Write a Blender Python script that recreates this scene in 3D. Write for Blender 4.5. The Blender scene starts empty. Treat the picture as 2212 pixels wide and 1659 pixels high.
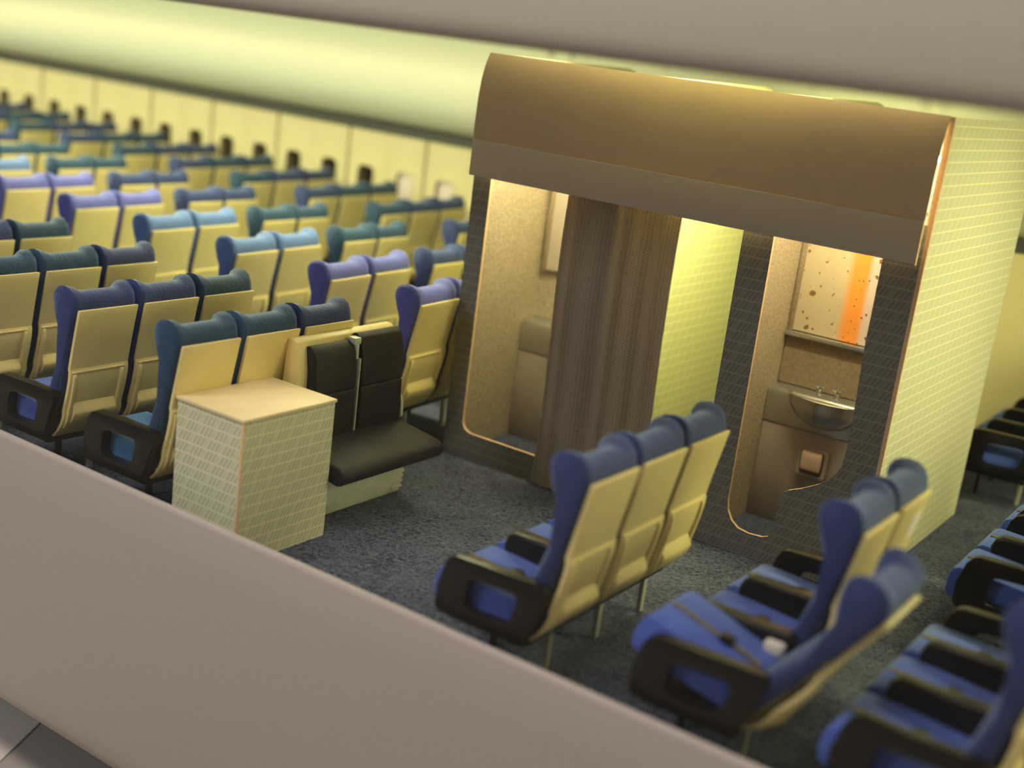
import bpy, bmesh, math, random
import numpy as np
from mathutils import Vector, Matrix
from mathutils.geometry import tessellate_polygon

random.seed(7)
S = 2.5                       # one modelling unit (camera height) in metres
scene = bpy.context.scene
C = scene.collection

# ------------------------------------------------------------------ camera
YAW, PIT, ROL, FPX = 0.57411, 0.26372, 0.12880, 2740.9
fw = np.array([-math.sin(YAW)*math.cos(PIT), math.cos(YAW)*math.cos(PIT), -math.sin(PIT)])
rt = np.array([math.cos(YAW), math.sin(YAW), 0.0])
up = np.cross(rt, fw)
r2 = math.cos(ROL)*rt + math.sin(ROL)*up
u2 = -math.sin(ROL)*rt + math.cos(ROL)*up
cam_d = bpy.data.cameras.new('camera')
cam = bpy.data.objects.new('camera', cam_d)
C.objects.link(cam)
cam.matrix_world = Matrix(((r2[0], u2[0], -fw[0], 0), (r2[1], u2[1], -fw[1], 0), (r2[2], u2[2], -fw[2], S), (0, 0, 0, 1)))
cam_d.sensor_width = 36.0
cam_d.lens = FPX/2212*36.0
cam_d.clip_end = 200
cam_d.dof.use_dof = True
foc = np.array([-1.40, 2.10, 0.25]) - np.array([0, 0, 1.0])
cam_d.dof.focus_distance = float(foc @ fw)*S
cam_d.dof.aperture_fstop = 0.48
scene.camera = cam

def px(p):                    # where a point (modelling units) falls in the 2212 x 1659 frame; used only to skip repeats out of view
    d = np.array(p, float) - np.array([0, 0, 1.0])
    w = d @ fw
    return 1106 + FPX*(d @ r2)/w, 829.5 - FPX*(d @ u2)/w, w

# ------------------------------------------------------------------ world, room light, added fill, exposure
world = bpy.data.worlds.new('world'); scene.world = world
world.use_nodes = True
bg = world.node_tree.nodes['Background']
bg.inputs[0].default_value = (1.0, 0.86, 0.78, 1)
bg.inputs[1].default_value = 0.17
rl = bpy.data.lights.new('gallery_light', 'AREA')
rl.shape = 'RECTANGLE'; rl.size = 8; rl.size_y = 1.5
rl.energy = 560; rl.color = (1.0, 0.88, 0.80)
rlo = bpy.data.objects.new('gallery_light', rl); C.objects.link(rlo)
rlo.location = (-1.2*S, 0.1*S, 3.4*S)
rlo.rotation_euler = (Vector((-1.5*S, 1.5*S, 0.1*S)) - rlo.location).to_track_quat('-Z', 'Y').to_euler()
fl = bpy.data.lights.new('front_fill_light', 'AREA')  # unseen fill added to brighten header, curtain and centre seat tops
fl.shape = 'RECTANGLE'; fl.size = 3.0; fl.size_y = 1.2
fl.energy = 220; fl.color = (0.94, 0.94, 1.0)
flo = bpy.data.objects.new('front_fill_light', fl); C.objects.link(flo)
flo.location = (-3.4*S, -1.6*S, 2.3*S)
flo.rotation_euler = (Vector((-2.2*S, 2.5*S, 0.35*S)) - flo.location).to_track_quat('-Z', 'Y').to_euler()
vs = scene.view_settings
vs.view_transform = 'Standard'; vs.look = 'None'; vs.gamma = 1.0; vs.exposure = 0.0
vs.use_curve_mapping = False

LED_COL = (1.0, 0.945, 0.50, 1)
LED_STR = 125.0

# ------------------------------------------------------------------ materials
MATS = {}
def newmat(name, col, rough=0.6, spec=0.4, metal=0.0):
    m = bpy.data.materials.new(name); m.use_nodes = True
    b = m.node_tree.nodes['Principled BSDF']
    b.inputs['Base Color'].default_value = (*col, 1)
    b.inputs['Roughness'].default_value = rough
    b.inputs['Specular IOR Level'].default_value = spec
    b.inputs['Metallic'].default_value = metal
    MATS[name] = m
    return m, m.node_tree, b

def noisy(name, col, col2, scale, rough=0.6, spec=0.4, bump=0.0, bscale=None, metal=0.0, detail=3.0, lo=0.35, hi=0.65):
    m, t, b = newmat(name, col, rough, spec, metal)
    N = t.nodes; L = t.links
    tc = N.new('ShaderNodeTexCoord')
    n = N.new('ShaderNodeTexNoise'); n.inputs['Scale'].default_value = scale; n.inputs['Detail'].default_value = detail
    L.new(tc.outputs['Object'], n.inputs['Vector'])
    r = N.new('ShaderNodeValToRGB')
    r.color_ramp.elements[0].position = lo; r.color_ramp.elements[0].color = (*col, 1)
    r.color_ramp.elements[1].position = hi; r.color_ramp.elements[1].color = (*col2, 1)
    L.new(n.outputs['Fac'], r.inputs['Fac']); L.new(r.outputs['Color'], b.inputs['Base Color'])
    if bump:
        n2 = N.new('ShaderNodeTexNoise'); n2.inputs['Scale'].default_value = bscale or scale; n2.inputs['Detail'].default_value = 4
        L.new(tc.outputs['Object'], n2.inputs['Vector'])
        bp = N.new('ShaderNodeBump'); bp.inputs['Strength'].default_value = bump; bp.inputs['Distance'].default_value = 0.01
        L.new(n2.outputs['Fac'], bp.inputs['Height']); L.new(bp.outputs['Normal'], b.inputs['Normal'])
    return m

noisy('foam_indigo', (0.020, 0.033, 0.125), (0.028, 0.043, 0.15), 9, 0.75, 0.25, 0.35, 60)
noisy('foam_teal', (0.014, 0.042, 0.090), (0.020, 0.056, 0.115), 9, 0.75, 0.25, 0.35, 60)
noisy('foam_sky', (0.080, 0.145, 0.37), (0.092, 0.165, 0.41), 9, 0.75, 0.25, 0.35, 60)
noisy('foam_periwinkle', (0.085, 0.092, 0.38), (0.10, 0.108, 0.42), 9, 0.75, 0.25, 0.35, 60)
noisy('cushion_blue', (0.05, 0.09, 0.40), (0.065, 0.12, 0.46), 9, 0.7, 0.25, 0.2, 60)
noisy('cushion_teal', (0.03, 0.13, 0.27), (0.04, 0.16, 0.32), 9, 0.7, 0.25, 0.2, 60)
noisy('cream_plastic', (0.77, 0.635, 0.265), (0.81, 0.675, 0.30), 5, 0.42, 0.45, 0.05, 40)
newmat('black_gloss', (0.006, 0.006, 0.006), 0.28, 0.25)
noisy('belt_gloss', (0.02, 0.018, 0.012), (0.20, 0.17, 0.08), 120, 0.28, 0.8, 0.8, 90)
noisy('black_leather', (0.010, 0.010, 0.012), (0.017, 0.016, 0.017), 20, 0.55, 0.22, 0.12, 80)
noisy('clear_plastic', (0.52, 0.55, 0.44), (0.60, 0.62, 0.5), 20, 0.35, 0.5)
newmat('leg_plastic', (0.42, 0.45, 0.36), 0.35, 0.5)
newmat('dark_frame', (0.015, 0.015, 0.017), 0.5, 0.3)
noisy('wall_white', (0.70, 0.645, 0.42), (0.735, 0.68, 0.45), 3, 0.6, 0.3)
newmat('cove_white', (0.86, 0.90, 0.80), 0.42, 0.5)
newmat('ceiling_white', (0.82, 0.80, 0.62), 0.6, 0.3)
newmat('stripe_grey', (0.075, 0.08, 0.085), 0.6, 0.3)
newmat('window_dark', (0.02, 0.02, 0.022), 0.25, 0.5)
newmat('window_shade', (0.74, 0.66, 0.70), 0.6, 0.3)
noisy('skin_grey', (0.41, 0.37, 0.325), (0.425, 0.384, 0.338), 30, 0.55, 0.3)
noisy('roof_grey', (0.37, 0.345, 0.275), (0.385, 0.36, 0.288), 30, 0.5, 0.35)
noisy('card_edge', (0.72, 0.47, 0.27), (0.80, 0.58, 0.36), 60, 0.8, 0.1)
noisy('lav_speckle', (0.27, 0.215, 0.15), (0.50, 0.42, 0.31), 70, 0.7, 0.2, 0.1, 70, lo=0.3, hi=0.7)
noisy('cabinet_beige', (0.37, 0.315, 0.265), (0.40, 0.34, 0.285), 8, 0.5, 0.3)
newmat('steel', (0.60, 0.61, 0.60), 0.24, 0.5, 0.9)
noisy('splash_brown', (0.20, 0.15, 0.09), (0.26, 0.2, 0.13), 60, 0.6, 0.3)
newmat('tissue_pink', (0.72, 0.5, 0.37), 0.8, 0.1)
noisy('box_top', (0.76, 0.62, 0.34), (0.82, 0.69, 0.42), 4, 0.6, 0.3, 0.03, 30)
newmat('plinth_grey', (0.46, 0.43, 0.38), 0.7, 0.2)
newmat('plinth_light', (0.80, 0.73, 0.64), 0.7, 0.2)
newmat('tag_white', (0.82, 0.76, 0.80), 0.8, 0.2)
newmat('scrap_white', (0.62, 0.58, 0.5), 0.8, 0.2)
newmat('glue', (0.9, 0.88, 0.8), 0.12, 0.6)[2].inputs['Transmission Weight'].default_value = 1.0
newmat('wall_plain', (0.84, 0.74, 0.42), 0.6, 0.3)

for k in ('foam_indigo', 'foam_teal', 'foam_sky', 'foam_periwinkle', 'cushion_blue', 'cushion_teal'):
    b = MATS[k].node_tree.nodes['Principled BSDF']
    b.inputs['Sheen Weight'].default_value = 0.5; b.inputs['Sheen Roughness'].default_value = 0.45
    b.inputs['Sheen Tint'].default_value = (0.48, 0.64, 1.0, 1)

# knitted curtain
def mk_curtain():
    m, t, b = newmat('curtain_knit', (0.25, 0.2, 0.15), 0.95, 0.05)
    N = t.nodes; L = t.links
    tc = N.new('ShaderNodeTexCoord')
    sep = N.new('ShaderNodeSeparateXYZ'); L.new(tc.outputs['UV'], sep.inputs[0])
    def sine(sock, freq):
        a = N.new('ShaderNodeMath'); a.operation = 'MULTIPLY'; a.inputs[1].default_value = freq; L.new(sock, a.inputs[0])
        s = N.new('ShaderNodeMath'); s.operation = 'SINE'; L.new(a.outputs[0], s.inputs[0]); return s.outputs[0]
    a = sine(sep.outputs['X'], 2*math.pi*38); c = sine(sep.outputs['Y'], 2*math.pi*150)
    mu = N.new('ShaderNodeMath'); mu.operation = 'MULTIPLY'; L.new(a, mu.inputs[0]); L.new(c, mu.inputs[1])
    ad = N.new('ShaderNodeMath'); ad.operation = 'MULTIPLY_ADD'; ad.inputs[1].default_value = 1.1
    hf = N.new('ShaderNodeMath'); hf.operation = 'MULTIPLY'; hf.inputs[1].default_value = 0.45; L.new(a, hf.inputs[0])
    L.new(mu.outputs[0], ad.inputs[0]); L.new(hf.outputs[0], ad.inputs[2])
    r = N.new('ShaderNodeValToRGB')
    r.color_ramp.elements[0].position = 0.0; r.color_ramp.elements[0].color = (0.31, 0.245, 0.17, 1)
    r.color_ramp.elements[1].position = 1.0; r.color_ramp.elements[1].color = (0.56, 0.47, 0.36, 1)
    mr = N.new('ShaderNodeMapRange'); mr.inputs[1].default_value = -1.5; mr.inputs[2].default_value = 1.5
    L.new(ad.outputs[0], mr.inputs[0]); L.new(mr.outputs[0], r.inputs['Fac']); L.new(r.outputs['Color'], b.inputs['Base Color'])
    bp = N.new('ShaderNodeBump'); bp.inputs['Strength'].default_value = 0.5; bp.inputs['Distance'].default_value = 0.01
    L.new(mr.outputs[0], bp.inputs['Height']); L.new(bp.outputs['Normal'], b.inputs['Normal'])
    tr = N.new('ShaderNodeBsdfTranslucent'); tr.inputs['Color'].default_value = (0.5, 0.4, 0.22, 1)
    mx = N.new('ShaderNodeMixShader'); mx.inputs[0].default_value = 0.22
    out = N['Material Output']
    L.new(b.outputs[0], mx.inputs[1]); L.new(tr.outputs[0], mx.inputs[2]); L.new(mx.outputs[0], out.inputs['Surface'])
mk_curtain()

# printed card wallpaper: pale lines in rows with slanted hatching between them
def mk_paper(name, c1, c2, c3):
    m, t, b = newmat(name, (0.7, 0.7, 0.5), 0.7, 0.2)
    N = t.nodes; L = t.links
    def M(op, a, bb=None, cc=None):
        n = N.new('ShaderNodeMath'); n.operation = op
        for i, v in enumerate((a, bb, cc)):
            if v is None: continue
            if isinstance(v, (int, float)): n.inputs[i].default_value = v
            else: L.new(v, n.inputs[i])
        return n.outputs[0]
    tc = N.new('ShaderNodeTexCoord')
    sep = N.new('ShaderNodeSeparateXYZ'); L.new(tc.outputs['Object'], sep.inputs[0])
    sn = N.new('ShaderNodeSeparateXYZ'); L.new(tc.outputs['Normal'], sn.inputs[0])
    ax = M('ABSOLUTE', sn.outputs['X']); ay = M('ABSOLUTE', sn.outputs['Y'])
    u = M('ADD', M('MULTIPLY', sep.outputs['X'], ay), M('MULTIPLY', sep.outputs['Y'], ax))
    u = M('DIVIDE', u, S); v = M('DIVIDE', sep.outputs['Z'], S)
    row = M('DIVIDE', v, 0.0225)
    fr = M('FRACT', row); idx = M('FLOOR', row)
    line = M('LESS_THAN', fr, 0.14)
    sl = M('MULTIPLY_ADD', v, -0.55, u)                       # slanted coordinate
    sl = M('MULTIPLY_ADD', M('MODULO', idx, 2.0), 0.006, sl)
    f1 = M('FRACT', M('DIVIDE', sl, 0.0098))
    stroke = M('LESS_THAN', f1, 0.45)
    grp = M('LESS_THAN', M('FRACT', M('DIVIDE', sl, 0.0392)), 0.78)
    hatch = M('MULTIPLY', M('MULTIPLY', stroke, grp), M('GREATER_THAN', fr, 0.14))
    mx = N.new('ShaderNodeMixRGB'); mx.inputs[1].default_value = c1; mx.inputs[2].default_value = c2
    L.new(hatch, mx.inputs[0])
    m2 = N.new('ShaderNodeMixRGB'); m2.inputs[2].default_value = c3
    L.new(line, m2.inputs[0]); L.new(mx.outputs[0], m2.inputs[1]); L.new(m2.outputs[0], b.inputs['Base Color'])
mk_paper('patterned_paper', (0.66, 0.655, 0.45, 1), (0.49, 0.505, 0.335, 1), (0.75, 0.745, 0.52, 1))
mk_paper('shaded_paper', (0.225, 0.21, 0.175, 1), (0.165, 0.155, 0.13, 1), (0.27, 0.255, 0.215, 1))  # darker copy of the hatched paper, shade of the lavatory fronts put into its colour

# thin brown card of the header lets light through
def mk_header():
    m, t, b = newmat('header_card', (0.66, 0.50, 0.355), 0.6, 0.25)
    N = t.nodes; L = t.links
    tr = N.new('ShaderNodeBsdfTranslucent'); tr.inputs['Color'].default_value = (0.62, 0.36, 0.13, 1)
    mx = N.new('ShaderNodeMixShader'); mx.inputs[0].default_value = 0.018
    L.new(b.outputs[0], mx.inputs[1]); L.new(tr.outputs[0], mx.inputs[2]); L.new(mx.outputs[0], N['Material Output'].inputs['Surface'])
mk_header()
newmat('header_trim', (0.68, 0.57, 0.50), 0.55, 0.3)

# felt carpet
def mk_carpet():
    m, t, b = newmat('felt', (0.05, 0.06, 0.09), 0.98, 0.05)
    N = t.nodes; L = t.links
    tc = N.new('ShaderNodeTexCoord')
    n = N.new('ShaderNodeTexNoise'); n.inputs['Scale'].default_value = 42; n.inputs['Detail'].default_value = 8; n.inputs['Roughness'].default_value = 0.75
    L.new(tc.outputs['Object'], n.inputs['Vector'])
    n3 = N.new('ShaderNodeTexNoise'); n3.inputs['Scale'].default_value = 5; n3.inputs['Detail'].default_value = 3
    L.new(tc.outputs['Object'], n3.inputs['Vector'])
    ad = N.new('ShaderNodeMath'); ad.operation = 'MULTIPLY_ADD'; ad.inputs[1].default_value = 0.25
    L.new(n3.outputs['Fac'], ad.inputs[0]); L.new(n.outputs['Fac'], ad.inputs[2])
    r = N.new('ShaderNodeValToRGB')
    r.color_ramp.elements[0].position = 0.46; r.color_ramp.elements[0].color = (0.030, 0.036, 0.068, 1)
    r.color_ramp.elements[1].position = 0.80; r.color_ramp.elements[1].color = (0.21, 0.235, 0.37, 1)
    L.new(ad.outputs[0], r.inputs['Fac']); L.new(r.outputs['Color'], b.inputs['Base Color'])
    bp = N.new('ShaderNodeBump'); bp.inputs['Strength'].default_value = 1.0; bp.inputs['Distance'].default_value = 0.03
    L.new(n.outputs['Fac'], bp.inputs['Height']); L.new(bp.outputs['Normal'], b.inputs['Normal'])
mk_carpet()
newmat('felt_hair', (0.20, 0.22, 0.27), 0.9, 0.1)

# old mirror: blotches of lost silvering, a reflected orange band
def mk_mirror():
    m, t, b = newmat('spotted_mirror', (0.6, 0.5, 0.35), 0.35, 0.5)
    N = t.nodes; L = t.links
    tc = N.new('ShaderNodeTexCoord')
    sep = N.new('ShaderNodeSeparateXYZ'); L.new(tc.outputs['Object'], sep.inputs[0])
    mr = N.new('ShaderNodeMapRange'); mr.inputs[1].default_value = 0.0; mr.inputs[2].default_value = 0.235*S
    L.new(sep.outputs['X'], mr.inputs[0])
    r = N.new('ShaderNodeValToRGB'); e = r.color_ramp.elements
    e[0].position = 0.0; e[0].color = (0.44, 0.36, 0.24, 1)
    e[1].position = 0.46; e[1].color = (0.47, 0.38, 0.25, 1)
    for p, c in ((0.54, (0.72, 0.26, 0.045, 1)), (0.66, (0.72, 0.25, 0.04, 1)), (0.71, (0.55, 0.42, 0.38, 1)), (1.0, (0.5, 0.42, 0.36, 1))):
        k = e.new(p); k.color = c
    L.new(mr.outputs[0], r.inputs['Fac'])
    def spots(scale, k, o):
        vo = N.new('ShaderNodeTexVoronoi'); vo.inputs['Scale'].default_value = scale
        nz = N.new('ShaderNodeTexNoise'); nz.inputs['Scale'].default_value = 25; L.new(tc.outputs['Object'], nz.inputs['Vector'])
        va = N.new('ShaderNodeMixRGB'); va.blend_type = 'ADD'; va.inputs[0].default_value = 0.03
        L.new(tc.outputs['Object'], va.inputs[1]); L.new(nz.outputs['Color'], va.inputs[2]); L.new(va.outputs[0], vo.inputs['Vector'])
        sc = N.new('ShaderNodeSeparateColor'); L.new(vo.outputs['Color'], sc.inputs[0])
        th = N.new('ShaderNodeMath'); th.operation = 'MULTIPLY_ADD'; th.inputs[1].default_value = k; th.inputs[2].default_value = o
        L.new(sc.outputs[0], th.inputs[0])
        lt = N.new('ShaderNodeMath'); lt.operation = 'LESS_THAN'; L.new(vo.outputs['Distance'], lt.inputs[0]); L.new(th.outputs[0], lt.inputs[1])
        return lt
    s1 = spots(17, 0.60, -0.28); s2 = spots(38, 0.6, -0.30)
    lt = N.new('ShaderNodeMath'); lt.operation = 'MAXIMUM'; L.new(s1.outputs[0], lt.inputs[0]); L.new(s2.outputs[0], lt.inputs[1])
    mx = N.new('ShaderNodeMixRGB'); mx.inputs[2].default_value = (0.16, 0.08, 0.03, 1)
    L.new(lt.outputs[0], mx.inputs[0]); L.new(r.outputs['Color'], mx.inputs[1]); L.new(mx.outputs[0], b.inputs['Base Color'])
mk_mirror()

# clear acrylic window of the model
def mk_glass():
    m = bpy.data.materials.new('acrylic'); m.use_nodes = True; MATS['acrylic'] = m
    t = m.node_tree; N = t.nodes; L = t.links
    N.remove(N['Principled BSDF'])
    tr = N.new('ShaderNodeBsdfTransparent'); tr.inputs['Color'].default_value = (0.985, 0.99, 0.985, 1)
    gl = N.new('ShaderNodeBsdfGlossy'); gl.inputs['Roughness'].default_value = 0.0
    lw = N.new('ShaderNodeLayerWeight'); lw.inputs['Blend'].default_value = 0.5
    pw = N.new('ShaderNodeMath'); pw.operation = 'POWER'; pw.inputs[1].default_value = 5.0; L.new(lw.outputs['Facing'], pw.inputs[0])
    fr = N.new('ShaderNodeMath'); fr.operation = 'MULTIPLY_ADD'; fr.inputs[1].default_value = 0.6; fr.inputs[2].default_value = 0.012; L.new(pw.outputs[0], fr.inputs[0])
    mx = N.new('ShaderNodeMixShader'); L.new(fr.outputs[0], mx.inputs[0])
    L.new(tr.outputs[0], mx.inputs[1]); L.new(gl.outputs[0], mx.inputs[2]); L.new(mx.outputs[0], N['Material Output'].inputs['Surface'])
mk_glass()

def mk_emit(name, col, st):
    m = bpy.data.materials.new(name); m.use_nodes = True; MATS[name] = m
    t = m.node_tree; N = t.nodes; N.remove(N['Principled BSDF'])
    e = N.new('ShaderNodeEmission'); e.inputs[0].default_value = col; e.inputs[1].default_value = st
    t.links.new(e.outputs[0], N['Material Output'].inputs['Surface'])
mk_emit('led', LED_COL, LED_STR)
mk_emit('lamp', (1.0, 0.93, 0.55, 1), 300.0)
mk_emit('passage_lamp', (1.0, 0.94, 0.42, 1), 620.0)

# ------------------------------------------------------------------ mesh helpers (all lengths in modelling units, scaled by S here)
def mesh(name, verts, faces, mats, smooth=False, bevel=0.0, segs=2, midx=None, uv=None, angle=None):
    me = bpy.data.meshes.new(name)
    me.from_pydata([(x*S, y*S, z*S) for x, y, z in verts], [], faces)
    for m in (mats if isinstance(mats, (list, tuple)) else [mats]):
        me.materials.append(MATS[m])
    if midx:
        for p, i in zip(me.polygons, midx): p.material_index = i
    bm = bmesh.new(); bm.from_mesh(me)
    bmesh.ops.recalc_face_normals(bm, faces=bm.faces[:])
    if bevel:
        es = [e for e in bm.edges if len(e.link_faces) == 2 and e.calc_face_angle(0) > math.radians(35)]
        bmesh.ops.bevel(bm, geom=es, offset=bevel*S, segments=segs, profile=0.5, affect='EDGES', clamp_overlap=True)
        smooth = True; angle = angle or 40
    bm.to_mesh(me); bm.free()
    if uv:
        lay = me.uv_layers.new(name='UVMap')
        for lp in me.loops: lay.data[lp.index].uv = uv[lp.vertex_index]
    if smooth:
        me.polygons.foreach_set('use_smooth', [True]*len(me.polygons))
        if angle: me.set_sharp_from_angle(angle=math.radians(angle))
    return me

def obj(name, me, parent=None, loc=(0, 0, 0)):
    o = bpy.data.objects.new(name, me); C.objects.link(o)
    o.parent = parent
    o.location = tuple(c*S for c in loc)
    return o

def tag(o, label=None, cat=None, group=None, kind=None):
    if label: o['label'] = label
    if cat: o['category'] = cat
    if group: o['group'] = group
    if kind: o['kind'] = kind
    return o

def thing(name, label, cat, loc=(0, 0, 0), rz=0.0, group=None):
    o = bpy.data.objects.new(name, None); C.objects.link(o)
    o.location = tuple(c*S for c in loc); o.rotation_euler = (0, 0, rz); o.empty_display_size = 0.1
    return tag(o, label, cat, group)

def box(x0, x1, y0, y1, z0, z1):
    v = [(x, y, z) for z in (z0, z1) for y in (y0, y1) for x in (x0, x1)]
    return v, [(0, 2, 3, 1), (4, 5, 7, 6), (0, 1, 5, 4), (2, 6, 7, 3), (0, 4, 6, 2), (1, 3, 7, 5)]

def boxmesh(name, x0, x1, y0, y1, z0, z1, mat, bevel=0.0, segs=2):
    v, f = box(x0, x1, y0, y1, z0, z1)
    return mesh(name, v, f, mat, bevel=bevel, segs=segs)

def join(*parts):
    V, F = [], []
    for v, f in parts:
        k = len(V); V += list(v); F += [tuple(i+k for i in p) for p in f]
    return V, F

def extrude(poly, a0, a1, axis):
    """closed polygon extruded along axis ('x','y','z'); polygon in the two remaining axes in order"""
    def mk(p, a):
        return {'x': (a, p[0], p[1]), 'y': (p[0], a, p[1]), 'z': (p[0], p[1], a)}[axis]
    n = len(poly)
    V = [mk(p, a0) for p in poly] + [mk(p, a1) for p in poly]
    F = [tuple(range(n)), tuple(range(2*n-1, n-1, -1))] + [(i, (i+1) % n, n+(i+1) % n, n+i) for i in range(n)]
    return V, F

def plate(outer, holes, a0, a1, axis):
    """flat plate with holes; returns verts, faces, material index (0 faces, 1 cut edges)"""
    loops = [outer] + holes
    flat = [p for l in loops for p in l]
    tris = tessellate_polygon([[Vector((p[0], p[1], 0)) for p in l] for l in loops])
    def mk(p, a):
        return {'x': (a, p[0], p[1]), 'y': (p[0], a, p[1]), 'z': (p[0], p[1], a)}[axis]
    n = len(flat)
    V = [mk(p, a0) for p in flat] + [mk(p, a1) for p in flat]
    F = [tuple(t) for t in tris] + [tuple(n+i for i in reversed(t)) for t in tris]
    I = [0]*len(F)
    k = 0
    for l in loops:
        m = len(l)
        for i in range(m):
            F.append((k+i, k+(i+1) % m, n+k+(i+1) % m, n+k+i)); I.append(1)
        k += m
    return V, F, I

def rrect(x0, x1, z0, z1, r, n=5):
    out = []
    for cx, cz, a0 in ((x1-r, z1-r, 0), (x0+r, z1-r, 90), (x0+r, z0+r, 180), (x1-r, z0+r, 270)):
        for i in range(n+1):
            a = math.radians(a0+90*i/n); out.append((cx+r*math.cos(a), cz+r*math.sin(a)))
    return out

def strip(profile, a0, a1, thick, axis='x', n=1):
    """open profile (y,z) swept along x with thickness along its normal"""
    P = [Vector(p) for p in profile]; off = []
    for i in range(len(P)):
        t = (P[min(i+1, len(P)-1)] - P[max(i-1, 0)]).normalized()
        off.append(P[i] + Vector((-t.y, t.x))*thick)
    poly = [tuple(p) for p in P] + [tuple(p) for p in reversed(off)]
    m = len(poly)
    V = []; F = []
    for k in range(n+1):
        a = a0+(a1-a0)*k/n
        V += [(a, p[0], p[1]) for p in poly]
    for k in range(n):
        for i in range(m):
            j = (i+1) % m; F.append((k*m+i, k*m+j, (k+1)*m+j, (k+1)*m+i))
    h = len(P)
    for e in (0, n):
        for i in range(h-1): F.append((e*m+i, e*m+i+1, e*m+m-2-i, e*m+m-1-i))
    return V, F

def tube(path, r, n=8, cap=True):
    V, F = [], []
    P = [Vector(p) for p in path]
    for i, p in enumerate(P):
        t = (P[min(i+1, len(P)-1)]-P[max(i-1, 0)]).normalized()
        a = t.orthogonal().normalized(); b = t.cross(a)
        rr = r[i] if isinstance(r, (list, tuple)) else r
        for k in range(n):
            th = 2*math.pi*k/n; V.append(tuple(p + a*math.cos(th)*rr + b*math.sin(th)*rr))
    for i in range(len(P)-1):
        for k in range(n):
            F.append((i*n+k, i*n+(k+1) % n, (i+1)*n+(k+1) % n, (i+1)*n+k))
    if cap:
        F.append(tuple(range(n))); F.append(tuple((len(P)-1)*n+k for k in reversed(range(n))))
    return V, F

def struct(name, me, parent=None, loc=(0, 0, 0), label=None, cat=None):
    o = obj(name, me, parent, loc)
    if parent is None:
        tag(o, label, cat, kind='structure')
    return o

# ------------------------------------------------------------------ setting: cabin shell
X0, X1 = -7.0, 2.2
YN, YF = 1.50, 3.85
struct('floor', boxmesh('floor', X0, X1, YN+0.004, YF, -0.03, 0.0, 'felt'), label='dark blue-grey felt carpet of the cabin floor', cat='floor')

# far wall: dark backing, separate panels with two window openings each
wf = struct('wall_far', boxmesh('wall_far', X0, X1, YF+0.055, YF+0.075, 0.0, 0.64, 'window_dark'), label='pale yellow far cabin side wall with a row of windows', cat='wall')
PW = 0.392
pv, pf, pi = plate([(0.004, 0.0), (PW-0.004, 0.0), (PW-0.004, 0.588), (0.004, 0.588)],
                   [rrect(0.060, 0.143, 0.318, 0.452, 0.026), rrect(0.257, 0.340, 0.318, 0.452, 0.026)], YF, YF+0.05, 'y')
panel_me = mesh('panel', pv, pf, ['wall_white', 'splash_brown'], midx=pi)
ridge_me = mesh('panel_rib', *join(box(0.195, 0.203, YF-0.003, YF, 0.0, 0.586), box(0.010, 0.016, YF-0.003, YF, 0.0, 0.586), box(PW-0.022, PW-0.016, YF-0.003, YF, 0.0, 0.586)), 'wall_white', bevel=0.002)
plain_v, plain_f = box(0.004, PW-0.004, YF, YF+0.05, 0.0, 0.600)
plain_me = mesh('panel', plain_v, plain_f, 'wall_plain', bevel=0.004)
frame_v, frame_f, _ = plate(rrect(-0.049, 0.049, -0.075, 0.075, 0.032), [rrect(-0.0415, 0.0415, -0.067, 0.067, 0.026)], YF-0.004, YF, 'y')
frame_me = mesh('window_frame', frame_v, frame_f, 'wall_white')
pane_me = boxmesh('pane', -0.045, 0.045, YF+0.046, YF+0.054, -0.07, 0.07, 'window_dark')
shade_me = boxmesh('window_shade', -0.0408, 0.0408, YF+0.012, YF+0.018, -0.066, 0.066, 'window_shade', bevel=0.003)
wn = 0
xs0 = -3.007 - PW*10
for k in range(24):
    xx = xs0 + k*PW
    if xx > X1-PW: break
    if xx < -1.9:
        p = obj('panel', panel_me, wf, (xx, 0, 0)); obj('panel_rib', ridge_me, p)
        for cx in (0.1015, 0.2985):
            gx = xx+cx
            if not (-6.1 < gx < -2.2): continue
            wn += 1
            w = obj('window_%d' % wn, frame_me, None, (gx, 0, 0.385)); tag(w, 'dark rounded cabin window on the far wall, number %d from the left end' % wn, 'window', 'far wall windows', 'structure')
            obj('pane', pane_me, w)
            if gx > -3.15: obj('shade', shade_me, w)
    else:
        obj('panel', plain_me, wf, (xx, 0, 0))
struct('trim_1', mesh('trim_1', *join(box(X0, X1, YF-0.004, YF+0.05, 0.588, 0.622), box(X0, X1, YF-0.012, YF+0.05, 0.622, 0.634)), 'stripe_grey'), label='dark grey shadow gap strip above the window wall', cat='trim')

# cove and ceiling
cove = [(3.840, .634), (3.80, .641), (3.74, .665), (3.69, .70), (3.655, .745), (3.638, .79), (3.635, .84), (3.645, .90), (3.67, .97), (3.70, 1.035)]
v, f = strip(cove, X0, X1, -0.012, n=2)
struct('ceiling_cove', mesh('ceiling_cove', v, f, 'cove_white', smooth=True, angle=30), label='smooth pale curved ceiling cove above the far windows', cat='ceiling')
struct('ceiling', boxmesh('ceiling', X0, X1, 1.75, 3.712, 1.035, 1.05, 'ceiling_white'), label='flat pale cabin ceiling over the aisles', cat='ceiling')
struct('wall_left', boxmesh('wall_left', X0-0.02, X0, YN, YF, 0.0, 1.05, 'wall_white'), label='forward end wall of the model cabin', cat='wall')
struct('wall_right', boxmesh('wall_right', X1, X1+0.02, YN, YF, 0.0, 1.05, 'wall_white'), label='rear end wall of the model cabin', cat='wall')

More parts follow.
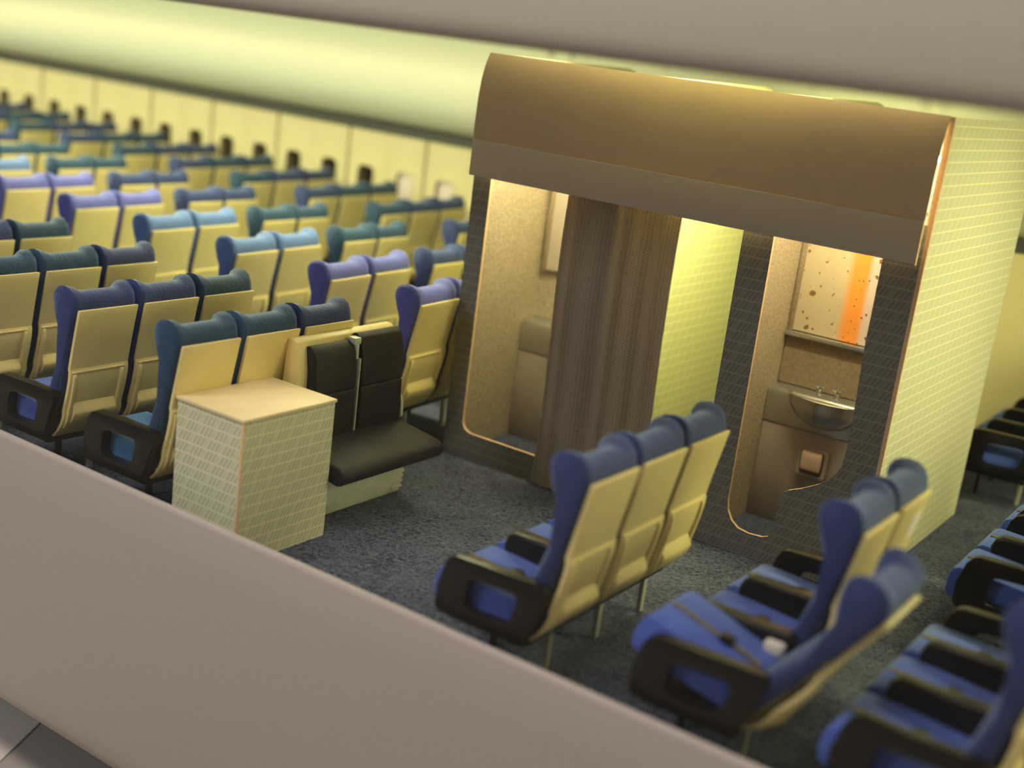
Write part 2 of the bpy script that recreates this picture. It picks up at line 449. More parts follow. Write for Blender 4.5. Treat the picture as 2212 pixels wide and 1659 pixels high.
# near fuselage skin: sill below the opening, curved roof skin above it
sill = [(1.506, 0.100), (1.500, 0.101), (1.496, 0.098), (1.494, 0.09), (1.492, 0.0), (1.490, -0.2), (1.490, -0.44), (1.492, -0.48), (1.498, -0.502), (1.51, -0.512), (1.53, -0.514)]
v, f = strip(sill, X0, X1, 0.012, n=2)
struct('wall_near', mesh('wall_near', v, f, 'skin_grey', smooth=True, angle=40), label='smooth warm grey outer sill below the viewing opening', cat='wall')
roof = [(1.56, 0.9985), (1.535, 0.9925), (1.515, 0.990), (1.500, 0.9905), (1.490, 0.994), (1.484, 1.003), (1.482, 1.02), (1.484, 1.08), (1.492, 1.16), (1.51, 1.25), (1.55, 1.36), (1.62, 1.47), (1.75, 1.58)]
v, f = strip(roof, X0, X1, -0.012, n=2)
rf = struct('ceiling_near', mesh('ceiling_near', v, f, 'roof_grey', smooth=True, angle=40), label='warm grey curved roof skin along the top of the opening', cat='fuselage skin')
struct('ceiling_inner', mesh('ceiling_inner', *strip([(1.56, 0.9985), (1.62, 1.012), (1.68, 1.026), (1.76, 1.036)], X0, X1, -0.01, n=1), 'ceiling_white', smooth=True), label='pale inner lining joining roof skin and ceiling', cat='ceiling')
def blob(name, x, y, z, r, mat, parent):
    bm = bmesh.new(); bmesh.ops.create_uvsphere(bm, u_segments=8, v_segments=6, radius=r*S)
    for q in bm.verts: q.co.z *= 1.3; q.co.x *= 1.4
    me = bpy.data.meshes.new(name); bm.to_mesh(me); bm.free(); me.materials.append(MATS[mat])
    me.polygons.foreach_set('use_smooth', [True]*len(me.polygons))
    return obj(name, me, parent, (x, y, z))
for gx, rr in ((-0.985, .0028), (-0.952, .0022), (-0.805, .0016), (-0.462, .0028), (-0.44, .002), (-0.60, .0014)):
    blob('glue_bead', gx, 1.515, 0.9875, rr*1.15, 'glue', rf)

# museum floor below the model
mf = struct('museum_floor', boxmesh('museum_floor', -9, 4, -2.5, 5, -0.72, -0.70, 'plinth_grey'), label='grey display table top under the model', cat='table top')
mt = obj('table_slab', mesh('table_slab', *extrude([(-2.290, 1.676), (-2.222, 1.536), (-2.0, 1.08), (-4.0, 0.5), (-4.0, 2.4), (-2.62, 2.35)], 0.0, 0.004, 'z'), 'plinth_light'), mf, (0, 0, -0.70))

# acrylic pane in the opening
g = struct('window_99', boxmesh('window_99', X0, X1, 1.5065, 1.5105, 0.095, 0.993, 'acrylic'), label='clear acrylic viewing pane closing the near opening', cat='window')
g.name = 'window_0'

# LED strip on the ceiling above the lavatories
ls = thing('light_strip', 'yellow LED strip light fixed along the cabin ceiling', 'light strip', (0, 2.66, 1.03))
obj('housing', boxmesh('housing', X0+0.05, -1.78, -0.028, 0.028, -0.006, 0.004, 'ceiling_white'), ls)
obj('housing', boxmesh('housing', -.34, X1-0.05, -0.028, 0.028, -0.006, 0.004, 'ceiling_white'), ls)
obj('diffuser', boxmesh('diffuser', X0+0.06, -1.80, -0.02, 0.02, -0.014, -0.0065, 'led'), ls)
obj('diffuser', boxmesh('diffuser', -.32, X1-0.06, -0.02, 0.02, -0.014, -0.0065, 'led'), ls)

# ------------------------------------------------------------------ airliner seats
W = 0.1625
E_PROF = [(-.085, .150), (-.074, .185), (-.060, .224), (-.0465, .263), (-.0396, .297), (-.0365, .318), (-.041, .340), (-.051, .361), (-.0575, .379), (-.0615, .394), (-.0612, .406),
          (-.055, .417), (-.045, .4235), (-.029, .4265), (-.014, .4245), (-.003, .417), (.004, .405), (.0075, .389), (.0045, .374), (-.0015, .344), (-.009, .308), (-.0175, .276), (-.024, .249), (-.034, .200), (-.055, .150)]
M_PROF = [(-.085, .150), (-.076, .185), (-.064, .224), (-.053, .263), (-.046, .297), (-.0425, .318), (-.042, .340), (-.044, .361), (-.0455, .379), (-.045, .392), (-.043, .402),
          (-.039, .409), (-.032, .414), (-.022, .4165), (-.011, .416), (-.001, .4115), (.005, .403), (.0078, .389), (.0045, .374), (-.0015, .344), (-.009, .308), (-.0175, .276), (-.024, .249), (-.034, .200), (-.055, .150)]
def sstep(a, b, x):
    t = min(1, max(0, (x-a)/(b-a))); return t*t*(3-2*t)
def backrest_mesh(mat):
    T = [0.0, 0.012, 0.035, 0.09, 0.15, 0.20, 0.25, 0.30, 0.36, 0.43, 0.5]
    T = T + [1-t for t in reversed(T[:-1])]
    n = len(E_PROF); V = []; F = []
    cx = sum(p[0] for p in E_PROF)/n; cz = sum(p[1] for p in E_PROF)/n
    for t in T:
        d = abs(2*t-1); e = sstep(0.50, 0.90, d)
        edge = min(t, 1-t)
        sh = 0.006*(1-sstep(0, 0.035, edge))
        for i in range(n):
            x = M_PROF[i][0]*(1-e)+E_PROF[i][0]*e; z = M_PROF[i][1]*(1-e)+E_PROF[i][1]*e
            # pull rim of the end caps in a little so that the edges are rounded
            hx, hz = (-0.027, 0.39) if z > 0.33 else (-0.04, z)
            dx, dz = hx-x, hz-z; l = math.hypot(dx, dz) or 1
            V.append((x+dx/l*min(sh, l), 0.004+t*(W-0.008), z+dz/l*min(sh, l)))
    m = len(T)
    for k in range(m-1):
        for i in range(n):
            j = (i+1) % n; F.append((k*n+i, k*n+j, (k+1)*n+j, (k+1)*n+i))
    F.append(tuple(range(n))); F.append(tuple((m-1)*n+i for i in reversed(range(n))))
    return mesh('backrest', V, F, mat, smooth=True, angle=50)
back_me = {k: backrest_mesh('foam_'+k) for k in ('indigo', 'teal', 'sky', 'periwinkle')}
# cream rear shell: upper plate and lower pocket with side ribs
SH = [(.0085, .384), (.005, .3695), (-.0005, .342), (-.0078, .306), (-.0155, .264), (-.0165, .2585), (-.0145, .252), (-.0155, .235), (-.0205, .208), (-.0275, .182), (-.031, .168), (-.031, .155), (-.037, .138), (-.048, .120), (-.063, .105)]
def shell_mesh():
    out = [(x+0.0075, z) for x, z in SH]
    poly = out + [(x-0.0005, z) for x, z in reversed(SH)]
    n = len(SH); V = []; F = []
    ys = [0.014, W-0.006]
    for y in ys: V += [(p[0], y, p[1]) for p in poly]
    m = len(poly)
    for i in range(m):
        j = (i+1) % m; F.append((i, j, m+j, m+i))
    for e in (0, 1):
        for i in range(n-1): F.append((e*m+i, e*m+i+1, e*m+m-2-i, e*m+m-1-i))
    return mesh('back_shell', V, F, 'cream_plastic', bevel=0.0014, angle=24)
shell_me = shell_mesh()
def rib_mesh(y0, y1):
    seg = [(-.0085, .249), (-.0065, .243), (-.008, .225), (-.013, .198), (-.0185, .175), (-.021, .160), (-.025, .146), (-.034, .128)]
    inn = [(x-0.006, z) for x, z in seg]
    V = []; F = []
    poly = [(x+.0035, z) for x, z in seg] + list(reversed(inn)); m = len(poly); n = len(seg)
    for y in (y0, y1): V += [(p[0], y, p[1]) for p in poly]
    for i in range(m):
        j = (i+1) % m; F.append((i, j, m+j, m+i))
    for e in (0, 1):
        for i in range(n-1): F.append((e*m+i, e*m+i+1, e*m+m-2-i, e*m+m-1-i))
    return mesh('pocket_rib', V, F, 'cream_plastic', bevel=0.0015, angle=30)
ribA = rib_mesh(0.020, 0.028); ribB = rib_mesh(W-0.028, W-0.020)
lip_me = mesh('pocket_lip', *extrude([(-.010, .2535), (-.0055, .254), (-.0045, .2505), (-.0105, .2495)], 0.018, W-0.018, 'y'), 'cream_plastic', bevel=0.001)
bul = [(-.040, .130), (-.028, .133), (-.0165, .148), (-.0115, .160), (-.0115, .165), (-.0145, .171), (-.0205, .186), (-.026, .186), (-.034, .150)]
bulge_me = mesh('pocket_bulge', *extrude(bul, 0.029, W-0.029, 'y'), 'cream_plastic', bevel=0.002, angle=40)

cush_poly = [(-.070, .112), (-.235, .106), (-.247, .112), (-.251, .125), (-.249, .150), (-.243, .165), (-.232, .1705), (-.18, .1685), (-.10, .162), (-.072, .160)]
cush_me = {'indigo': mesh('cushion', *extrude(cush_poly, 0.012, W-0.012, 'y'), 'cushion_blue', bevel=0.004, angle=35),
           'teal': mesh('cushion', *extrude(cush_poly, 0.012, W-0.012, 'y'), 'cushion_teal', bevel=0.004, angle=35)}
cush_me['periwinkle'] = cush_me['indigo']; cush_me['sky'] = cush_me['teal']
belt_me = mesh('seat_belt', *join(*[box(-.235+.0155*i, -.2195+.0155*i, W*.5-.0055, W*.5+.0055, .1700-.0005*i, .1725-.0006*i) for i in range(10)]), 'belt_gloss')
buck_me = boxmesh('buckle', -.150, -.128, W*.5-.011, W*.5+.011, .166, .177, 'black_gloss', bevel=0.004)

arm_out = [(-.206, .103), (-.222, .104), (-.2285, .112), (-.2285, .150), (-.2175, .190), (-.208, .203), (-.197, .2075), (-.045, .2115), (-.032, .210), (-.0265, .200), (-.0285, .186), (-.050, .125), (-.060, .113), (-.075, .106)]
arm_in = [(-.172, .128), (-.1745, .136), (-.1715, .168), (-.165, .177), (-.155, .1795), (-.090, .183), (-.080, .181), (-.0765, .172), (-.084, .140), (-.091, .130), (-.102, .126), (-.160, .124)]
def arm_mesh(h, bev):
    av, af, _ = plate(arm_out, [arm_in], -h, h, 'y')
    return mesh('armrest', av, af, 'black_gloss', bevel=bev, segs=2, angle=35)
arm_me = arm_mesh(0.011, 0.004)
def arm_mid():
    o = [(-.20, .135), (-.212, .15), (-.214, .182), (-.208, .197), (-.196, .205), (-.06, .2085), (-.050, .20), (-.052, .18), (-.068, .14)]
    return mesh('armrest', *extrude(o, -0.015, 0.015, 'y'), 'black_gloss', bevel=0.009, segs=3, angle=40)
armmid_me = arm_mid()
leg_me = boxmesh('leg', -.0045, .0045, -.0065, .0065, 0.0, .105, 'leg_plastic', bevel=0.001)
leg2_me = boxmesh('leg', -.0045, .0045, -.0065, .0065, 0.0, .100, 'dark_frame', bevel=0.001)
BEAM = {n: boxmesh('beam', -.215, -.065, 0.01, n*W-0.01, .088, .112, 'dark_frame', bevel=0.004) for n in (2, 3)}

def seat_unit(n, x, y, cols, label, group, rz=0.0, sy=1.0, recline=None, lift=None):
    t = thing('triple_seat' if n == 3 else 'double_seat', label, 'airliner seat', (x, y, 0), rz, group)
    t.scale = (1, sy, 1)
    obj('beam', BEAM[n], t)
    for i in range(n):
        c = cols[i]
        b = obj('backrest', back_me[c], t, (0, i*W, 0))
        if recline is not None and i == recline[0]:
            a = math.radians(recline[1]); hx, hz = -0.065, 0.135
            b.rotation_euler = (0, a, 0)
            rx = hx*math.cos(a)+hz*math.sin(a); rzz = -hx*math.sin(a)+hz*math.cos(a)
            b.location = ((hx-rx)*S, i*W*S, (hz-rzz)*S)
        obj('back_shell', shell_me, b)
        obj('pocket_rib', ribA, b); obj('pocket_rib', ribB, b); obj('pocket_lip', lip_me, b); obj('pocket_bulge', bulge_me, b)
        q = obj('cushion', cush_me[c], t, (0, i*W, 0))
        if lift is not None and i == lift[0]:
            a = math.radians(lift[1]); hx, hz = -0.10, 0.13
            q.rotation_euler = (0, a, 0)
            rx = hx*math.cos(a)+hz*math.sin(a); rzz = -hx*math.sin(a)+hz*math.cos(a)
            q.location = ((hx-rx)*S, i*W*S, (hz-rzz+0.02)*S)
        bl = obj('seat_belt', belt_me, q); obj('buckle', buck_me, q)
        obj('leg', leg_me, t, (-.093, i*W+0.135, 0))
        obj('leg', leg2_me, t, (-.200, i*W+0.135, 0))
    for i in range(n+1):
        obj('armrest', arm_me if i in (0, n) else armmid_me, t, (0, i*W, 0))
    return t

ORD = ['first', 'second', 'third', 'fourth', 'fifth', 'sixth', 'seventh', 'eighth', 'ninth', 'tenth', 'eleventh', 'twelfth', 'thirteenth', 'fourteenth', 'fifteenth']
def visible(x, y, wdt):
    c = [px((x+dx, y+dy, z)) for dx in (-0.25, 0.0) for dy in (0, wdt) for z in (0.1, 0.42)]
    return max(p[0] for p in c) > -5 and min(p[0] for p in c) < 2217 and max(p[1] for p in c) > -5 and min(p[1] for p in c) < 1664
I, T = 'indigo', 'teal'
ROWS = [-1.715 - 0.325*k for k in range(15)]
near_cols = [(T, T, I), (I, I, T), (T, T, I), (I, I, T), (T, I, I)]
for k in range(5):
    if visible(ROWS[k], 1.54, 3*W):
        extra = ['teal and indigo three-seat unit directly behind the black jump seat and patterned box',
                 'two indigo and one teal aisle seat by the sill, second row from the jump seat',
                 'two teal and one indigo aisle seat by the sill, third row from the jump seat',
                 'three-seat unit by the grey sill, fourth row from the jump seat',
                 'three-seat unit by the grey sill, fifth row from the jump seat'][k]
        seat_unit(3, ROWS[k] - (0.025 if k == 0 else 0), 1.54, near_cols[k], extra, 'three-seat units on the near side')
row_col = [I, I, T, T, I, I, T, T, I, T, I, T, I, T, I]
for k in range(15):
    c = row_col[k]
    if visible(ROWS[k], 2.26, 2*W*1.12):
        c = {I: 'periwinkle', T: 'sky'}[row_col[k]]
        seat_unit(2, ROWS[k]+ (0.0 if k else -0.045), 2.265, (c, c), '%s two-seat unit, centre block near aisle, %s row left of the lavatory' % ({'sky': 'light blue'}.get(c, c), ORD[k]), 'two-seat units of the centre block', math.radians(4), 1.10)
    c = row_col[k]
    if visible(ROWS[k], 2.70, 2*W) and k > 0:
        seat_unit(2, ROWS[k]-0.03, 2.71, (c, c), '%s two-seat unit, centre block far aisle, %s row left of the lavatory' % (c, ORD[k]), 'two-seat units of the centre block', math.radians(1), 0.96)
    if visible(ROWS[k], 3.22, 3*W*1.1) and k > 0:
        fc = (T, I, I) if k % 2 == 1 else (I, T, T)
        if k == 2: fc = (I, I, I)
        seat_unit(3, ROWS[k]-0.01, 3.23, fc, 'three-seat unit along the far window wall, %s row left of the lavatory' % ORD[k], 'three-seat units on the far side', math.radians(4), 1.10)
# right of the lavatory
seat_unit(3, -0.857, 1.545, (I, I, I), 'upright indigo three-seat unit standing in front of the lavatory curtain', 'three-seat units on the near side')
seat_unit(3, -0.495, 1.545, (I, I, I), 'indigo three-seat unit whose nearest backrest is reclined, beside the lavatory corner', 'three-seat units on the near side', recline=(0, 24), lift=(0, 14))
seat_unit(3, -0.192, 1.545, (I, I, I), 'indigo three-seat unit in the bottom right corner, cut by the frame', 'three-seat units on the near side')
seat_unit(2, -0.238, 2.30, (I, I), 'bright blue two-seat unit across the aisle at the right frame edge', 'two-seat units of the centre block')
seat_unit(2, -0.238, 2.68, (I, I), 'blue two-seat unit at the right frame edge, behind the aisle pair', 'two-seat units of the centre block')
seat_unit(3, -0.492, 3.24, (I, I, I), 'blue three-seat unit by the plain yellow wall right of the lavatory side', 'three-seat units on the far side')

# ------------------------------------------------------------------ patterned box
bx = thing('galley_box', 'square box in pale green hatched paper with cream top beside the jump seat', 'box', (-1.567, 1.561, 0))
BW, BD, BH = 0.174, 0.242, 0.285
obj('body', boxmesh('body', -BW, 0, 0, BD, 0, BH-0.006, 'patterned_paper'), bx)
obj('top', boxmesh('top', -BW-0.003, 0.003, -0.003, BD+0.003, BH-0.006, BH+0.001, 'box_top', bevel=0.0015), bx)
edge_me = boxmesh('edge_strip', -0.003, 0.002, -0.002, 0.003, 0, BH-0.006, 'card_edge', bevel=0.0008)
obj('edge_strip', edge_me, bx)

# ------------------------------------------------------------------ jump seat
js = thing('jump_seat', 'black padded double jump seat with fold-down pad beside the patterned box', 'jump seat', (-1.70, 1.80, 0))
bp_poly = [(-.030, .10), (-.008, .10), (.006, .20), (.004, .30), (-.006, .362), (-.016, .368), (-.030, .368), (-.032, .36), (-.039, .25)]
obj('back_frame', mesh('back_frame', *extrude(bp_poly, 0.030, 0.335, 'y'), 'cream_plastic', bevel=0.002, angle=35), js)
def pad(y0, y1, name, top):
    poly = [(-.004, .150), (.030, .150), (.036, .170), (.033, .250), (.029, .253), (.033, .257), (.026, .33), (.017, top-.008), (.004, top), (-.008, top-.004), (-.004, .30), (.004, .22)]
    return mesh(name, *extrude(poly, y0, y1, 'y'), 'black_leather', bevel=0.006, segs=3, angle=40)
obj('back_pad', pad(0.058, 0.178, 'back_pad', .354), js)
obj('back_pad', pad(0.198, 0.334, 'back_pad', .366), js)
sp = [(-.01, .135), (.02, .128), (.145, .104), (.158, .108), (.165, .120), (.163, .134), (.150, .143), (.05, .157), (.01, .163), (-.01, .162)]
obj('seat_pad', mesh('seat_pad', *extrude(sp, 0.012, 0.338, 'y'), 'black_leather', bevel=0.006, segs=3, angle=40), js)
obj('base', mesh('base', *extrude([(-.02, 0), (.064, 0), (.070, .03), (.076, .118), (-.02, .13)], 0.03, 0.322, 'y'), 'clear_plastic', bevel=0.003), js)
rl_v = [box(.0665+.0006*i, .0690+.0006*i, 0.290, 0.325, .012+.012*i, .016+.012*i) for i in range(8)]
obj('base_ridge', mesh('base_ridge', *join(*rl_v), 'clear_plastic'), js)
hp = [(.010, .27), (.022, .272), (.026, .25), (.024, .22), (.034, .20), (.037, .165), (.028, .158), (.022, .175), (.012, .20), (.010, .24)]
obj('harness_bracket', mesh('harness_bracket', *extrude(hp, 0.337, 0.345, 'y'), 'clear_plastic', bevel=0.002), js)
obj('harness_strap', mesh('harness_strap', *join(box(.000, .022, 0.176, 0.196, .345, .360), box(.012, .026, 0.179, 0.187, .315, .347), box(.020, .034, 0.184, 0.188, .155, .318)), 'clear_plastic', bevel=0.003), js)

# ------------------------------------------------------------------ lavatory block
LY = 2.431; TH = 0.008
lv = thing('lavatory_block', 'twin lavatory block in patterned paper with a brown curved header and two doorless openings', 'lavatory', (0, 0, 0))
def arc(cx, cz, r, a0, a1, n=6):
    return [(cx+r*math.cos(math.radians(a0+(a1-a0)*i/n)), cz+r*math.sin(math.radians(a0+(a1-a0)*i/n))) for i in range(n+1)]
# left front panel with opening
holeL = [(-1.702, 0.74), (-1.702, 0.095)] + arc(-1.672, 0.095, 0.030, 180, 270)[1:] + [(-1.460, 0.064), (-1.445, 0.08), (-1.445, 0.74)]
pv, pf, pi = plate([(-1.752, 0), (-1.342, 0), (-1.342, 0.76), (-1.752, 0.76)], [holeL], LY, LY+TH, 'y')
obj('front_panel', mesh('front_panel', pv, pf, ['shaded_paper', 'card_edge'], midx=pi), lv)
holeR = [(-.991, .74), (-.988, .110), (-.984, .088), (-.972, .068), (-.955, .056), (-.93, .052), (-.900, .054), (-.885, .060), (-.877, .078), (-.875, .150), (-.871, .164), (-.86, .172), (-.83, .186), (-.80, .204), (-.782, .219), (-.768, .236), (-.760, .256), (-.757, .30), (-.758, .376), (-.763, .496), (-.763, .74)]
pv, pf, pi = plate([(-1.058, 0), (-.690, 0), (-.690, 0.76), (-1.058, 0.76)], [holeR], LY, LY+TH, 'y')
obj('front_panel', mesh('front_panel', pv, pf, ['shaded_paper', 'card_edge'], midx=pi), lv)
# end and passage walls: curved top towards the far aisle
SY = LY+TH+0.0005
side = [(SY, 0), (3.15, 0), (3.148, 0.91), (3.135, 0.94), (3.11, 0.956), (3.07, 0.962), (SY, 0.962)]
def sidewall(x0, x1, mats=('patterned_paper', 'card_edge')):
    pv, pf, pi = plate(side, [], x0, x1, 'x')
    return mesh('side_panel', pv, pf, list(mats), midx=pi)
obj('side_panel', sidewall(-.690, -.682), lv)
obj('side_panel', sidewall(-1.752, -1.744), lv)
obj('side_panel', sidewall(-1.350, -1.342), lv)
obj('side_panel', sidewall(-1.058, -1.050), lv)
obj('corner_strip', boxmesh('corner_strip', -.690, -.6815, LY, LY+TH, 0, 0.962, 'card_edge'), lv)
obj('inner_wall', boxmesh('inner_wall', -1.744, -1.736, LY+TH, 2.75, 0, 0.955, 'lav_speckle'), lv)
obj('inner_wall', boxmesh('inner_wall', -1.050, -1.045, LY+TH, 2.75, 0, 0.955, 'lav_speckle'), lv)
obj('inner_wall', boxmesh('inner_wall', -.696, -.690, LY+TH, 2.75, 0, 0.955, 'lav_speckle'), lv)
obj('back_wall', boxmesh('back_wall', -1.744, -1.350, 2.75, 2.758, 0, 0.955, 'lav_speckle'), lv)
obj('back_wall', boxmesh('back_wall', -1.050, -.690, 2.75, 2.758, 0, 0.955, 'lav_speckle'), lv)
obj('far_panel', boxmesh('far_panel', -1.744, -1.350, 3.10, 3.108, 0, 0.76, 'patterned_paper'), lv)
obj('far_panel', boxmesh('far_panel', -1.050, -.690, 3.10, 3.108, 0, 0.76, 'patterned_paper'), lv)
# header and its lower trim
hd = [(LY-0.0235, 0.757), (LY-0.024, 0.80), (LY-0.022, 0.86), (LY-0.016, 0.905), (LY-0.006, 0.94), (LY+0.006, 0.962)]
obj('header', mesh('header', *strip(hd, -1.748, -.6905, 0.003, n=24), 'header_card', smooth=True, angle=30), lv)
obj('header_trim', boxmesh('header_trim', -1.744, -.692, LY-0.033, LY-0.027, 0.686, 0.768, 'header_trim', bevel=0.001), lv)
obj('trim_end', boxmesh('trim_end', -.692, -.6895, LY-0.0335, LY-0.026, 0.684, 0.770, 'card_edge'), lv)

for nm, lx0, lx1, ly in (('left lavatory', -1.728, -1.358, 2.50), ('passage', -1.334, -1.066, 2.60), ('right lavatory', -1.037, -.704, 2.50)):
    lt = thing('lamp_tube', 'small warm lamp tube behind the header over the %s' % nm, 'lamp', ((lx0+lx1)/2, ly, 0.88))
    h = (lx1-lx0)/2
    obj('tube', mesh('tube', *tube([(-h, 0, 0), (h, 0, 0)], 0.005), 'passage_lamp' if nm == 'passage' else 'lamp', smooth=True, angle=40), lt)
    obj('end_cap', mesh('end_cap', *join(tube([(-h-.006, 0, 0), (-h, 0, 0)], 0.007), tube([(h, 0, 0), (h+.006, 0, 0)], 0.007)), 'steel'), lt)

# ------------------------------------------------------------------ lavatory fittings
def washstand(x0, x1, label, basin_x):
    t = thing('washstand', label, 'washbasin', ((x0+x1)/2, 2.69, 0))
    o = (x0+x1)/2; a, b = x0-o, x1-o
    obj('cabinet', boxmesh('cabinet', a, b, 0, 0.058, 0, 0.232, 'cabinet_beige', bevel=0.002), t)
    cp = [(-0.002, .232), (-0.004, .30), (0.0, .310), (0.008, .315), (0.058, .317), (0.058, .232)]
    obj('counter', mesh('counter', *extrude(cp, a, b, 'x'), 'steel', bevel=0.003, segs=3, angle=40), t)
    # half bowl
    V = []; F = []; nu, nv = 20, 8
    bxx = basin_x-o
    for j in range(nv+1):
        ph = math.pi/2*j/nv
        for i in range(nu):
            th = 2*math.pi*i/nu
            V.append((bxx+0.088*math.cos(ph)*math.cos(th), 0.005+0.052*math.cos(ph)*math.sin(th), 0.310-0.066*math.sin(ph)))
    for j in range(nv):
        for i in range(nu):
            k = (i+1) % nu; F.append((j*nu+i, j*nu+k, (j+1)*nu+k, (j+1)*nu+i))
    # rim and inside of the bowl
    n0 = len(V)
    for s, dz in ((1.03, 0.004), (0.96, 0.006), (0.90, -0.004), (0.6, -0.03), (0.02, -0.042)):
        for i in range(nu):
            th = 2*math.pi*i/nu; V.append((bxx+0.088*s*math.cos(th), 0.005+0.052*s*math.sin(th), 0.310+dz))
    rings = [0] + [n0+q*nu for q in range(5)]
    for q in range(5):
        for i in range(nu):
            k = (i+1) % nu; F.append((rings[q]+i, rings[q]+k, rings[q+1]+k, rings[q+1]+i))
    obj('basin', mesh('basin', V, F, 'steel', smooth=True, angle=60), t)
    for tx in (-0.03, 0.012):
        tp = obj('tap', mesh('tap', *tube([(0, 0, 0), (0, 0, .008), (0, 0, .012), (0, -.004, .017), (0, -.013, .018), (0, -.016, .014)], [.007, .006, .004, .004, .0035, .003]), 'steel', smooth=True, angle=40), t, (bxx+tx, 0.03, 0.315))
        obj('tap_handle', mesh('tap_handle', *join(tube([(-.011, 0, .017), (.011, 0, .017)], .0028), tube([(0, -.009, .020), (0, .009, .020)], .0028), tube([(0, 0, .010), (0, 0, .024)], .0035)), 'steel', smooth=True, angle=40), tp)
    return t
wr = washstand(-1.044, -0.697, 'washstand with round steel basin and two taps in the right lavatory', -0.905)
wl = washstand(-1.735, -1.352, 'partly hidden washstand behind the curtain in the left lavatory', -1.55)
# tissue holder recessed on the cabinet
th_ = thing('tissue_holder', 'small square tissue holder with a pinkish roll on the washstand cabinet', 'tissue holder', (-0.906, 2.690, 0.165))
hv, hf, _ = plate(rrect(-.036, .034, -.034, .036, .008), [rrect(-.028, .026, -.027, .029, .006)], -0.012, 0.0, 'y')
obj('frame', mesh('frame', hv, hf, 'cabinet_beige', bevel=0.0015), th_)
obj('recess', boxmesh('recess', -.028, .026, -0.002, -0.0005, -.027, .029, 'splash_brown'), th_)
obj('roll', boxmesh('roll', -.026, .022, -0.019, -0.003, -.018, .028, 'tissue_pink', bevel=0.005, segs=3), th_)
# mirror above the right counter
mr_ = thing('mirror', 'rust-spotted mirror with an orange band above the basin', 'mirror', (-1.040, 2.742, 0))
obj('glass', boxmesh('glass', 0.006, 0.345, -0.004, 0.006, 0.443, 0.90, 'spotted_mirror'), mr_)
obj('frame', mesh('frame', *join(box(-0.003, 0.009, -0.008, 0.007, 0.44, 0.905)), 'splash_brown', bevel=0.002), mr_)
obj('ledge', boxmesh('ledge', -0.003, 0.345, -0.020, 0.007, 0.430, 0.441, 'steel', bevel=0.002), mr_)
obj('splashback', boxmesh('splashback', -0.003, 0.345, -0.004, 0.007, 0.318, 0.430, 'splash_brown'), mr_)
m2 = thing('mirror', 'narrow mirror edge seen above the counter in the left lavatory', 'mirror', (-1.735, 2.742, 0))
obj('glass', boxmesh('glass', 0.022, 0.345, -0.004, 0.006, 0.443, 0.90, 'cabinet_beige'), m2)
obj('frame', boxmesh('frame', 0.010, 0.022, -0.010, 0.007, 0.44, 0.905, 'splash_brown', bevel=0.002), m2)

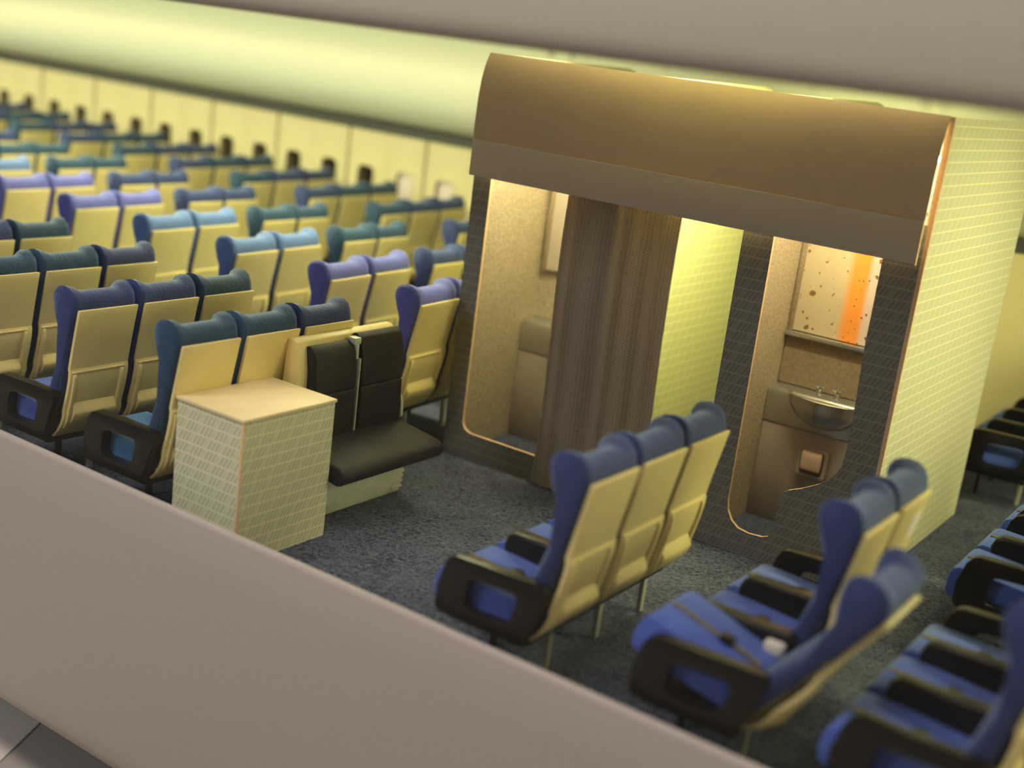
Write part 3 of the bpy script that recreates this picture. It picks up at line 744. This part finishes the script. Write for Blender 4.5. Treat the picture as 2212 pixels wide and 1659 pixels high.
# ------------------------------------------------------------------ curtain
def curtain():
    nx, nz = 150, 40; V = []; F = []; UV = []
    for j in range(nz+1):
        z = 0.004 + (0.742-0.004)*j/nz
        for i in range(nx+1):
            u = i/nx
            xl = -1.480 + 0.004*math.sin(z*9); xr = -1.190 + 0.004*math.sin(z*7+1)
            amp = 0.0065*(0.75+0.25*z/0.74)
            ph = 2*math.pi*(u*5.4 + 0.12*math.sin(u*9) + 0.05*math.sin(z*6+u*3))
            V.append((xl+(xr-xl)*u + 0.004*math.sin(ph*0.5+1), LY-0.0165+amp*math.sin(ph)*0.85+0.002*math.sin(u*17+z*3), z))
            UV.append((u, z))
    for j in range(nz):
        for i in range(nx):
            a = j*(nx+1)+i; F.append((a, a+1, a+nx+2, a+nx+1))
    n = len(V)
    V += [(x, y+0.005, z) for x, y, z in V]; UV += UV[:]
    F += [tuple(n+i for i in reversed(q)) for q in F]
    for j in range(nz):
        for i in (0, nx):
            a = j*(nx+1)+i; F.append((a, a+nx+1, n+a+nx+1, n+a))
    for i in range(nx):
        for j in (0, nz):
            a = j*(nx+1)+i; F.append((a, a+1, n+a+1, n+a))
    o = obj('curtain', mesh('curtain', V, F, 'curtain_knit', smooth=True, angle=60, uv=UV))
    tag(o, 'brown ribbed knit curtain hanging between the two lavatory openings', 'curtain')
curtain()

# ------------------------------------------------------------------ scraps and carpet fibres
sc_ = obj('foam_scrap', boxmesh('foam_scrap', -.016, .016, -.012, .012, 0, .022, 'scrap_white', bevel=0.006, segs=3), None, (-0.572, 1.69, 0.172))
tag(sc_, 'small off-white foam scrap on the reclined seat', 'scrap')
lb = obj('paper_tag', boxmesh('paper_tag', 0, .0006, 0, .034, 0, .042, 'tag_white'), None, (-0.4948, 1.978, 0.308))
lb.rotation_euler = (0, math.radians(11.5), 0)
tag(lb, 'small white paper tag on the cream back beside the lavatory corner', 'tag')

def fibres():
    rnd = random.Random(3); V = []; F = []
    def one(x, y, ln, w, h):
        a = rnd.uniform(0, 2*math.pi); c = rnd.uniform(-2.2, 2.2); k = len(V); n = 4
        for i in range(n+1):
            s = i/n
            dx, dy = math.cos(a), math.sin(a)
            z = 0.0008 + h*math.sin(math.pi*s)
            V.append((x-dy*w, y+dx*w, z)); V.append((x+dy*w, y-dx*w, z+w))
            x += dx*ln/n; y += dy*ln/n; a += c/n
        for i in range(n):
            F.append((k+2*i, k+2*i+1, k+2*i+3, k+2*i+2))
    for _ in range(26000):
        x = rnd.uniform(-1.75, -0.05); y = rnd.uniform(1.6, 2.43)
        one(x, y, rnd.uniform(.008, .022), .00028, rnd.uniform(.0006, .003))
    for _ in range(9000):
        x = rnd.uniform(-0.68, -0.05); y = rnd.uniform(2.3, 3.3)
        one(x, y, rnd.uniform(.008, .022), .00028, rnd.uniform(.0006, .003))
    for _ in range(60):
        one(rnd.uniform(-1.7, -0.1), rnd.uniform(1.8, 2.42), rnd.uniform(.03, .06), .0004, .004)
    o = obj('carpet_fibres', mesh('carpet_fibres', V, F, 'felt_hair'))
    tag(o, 'loose grey felt fibres lying over the blue-grey carpet', 'fibres', kind='stuff')
fibres()
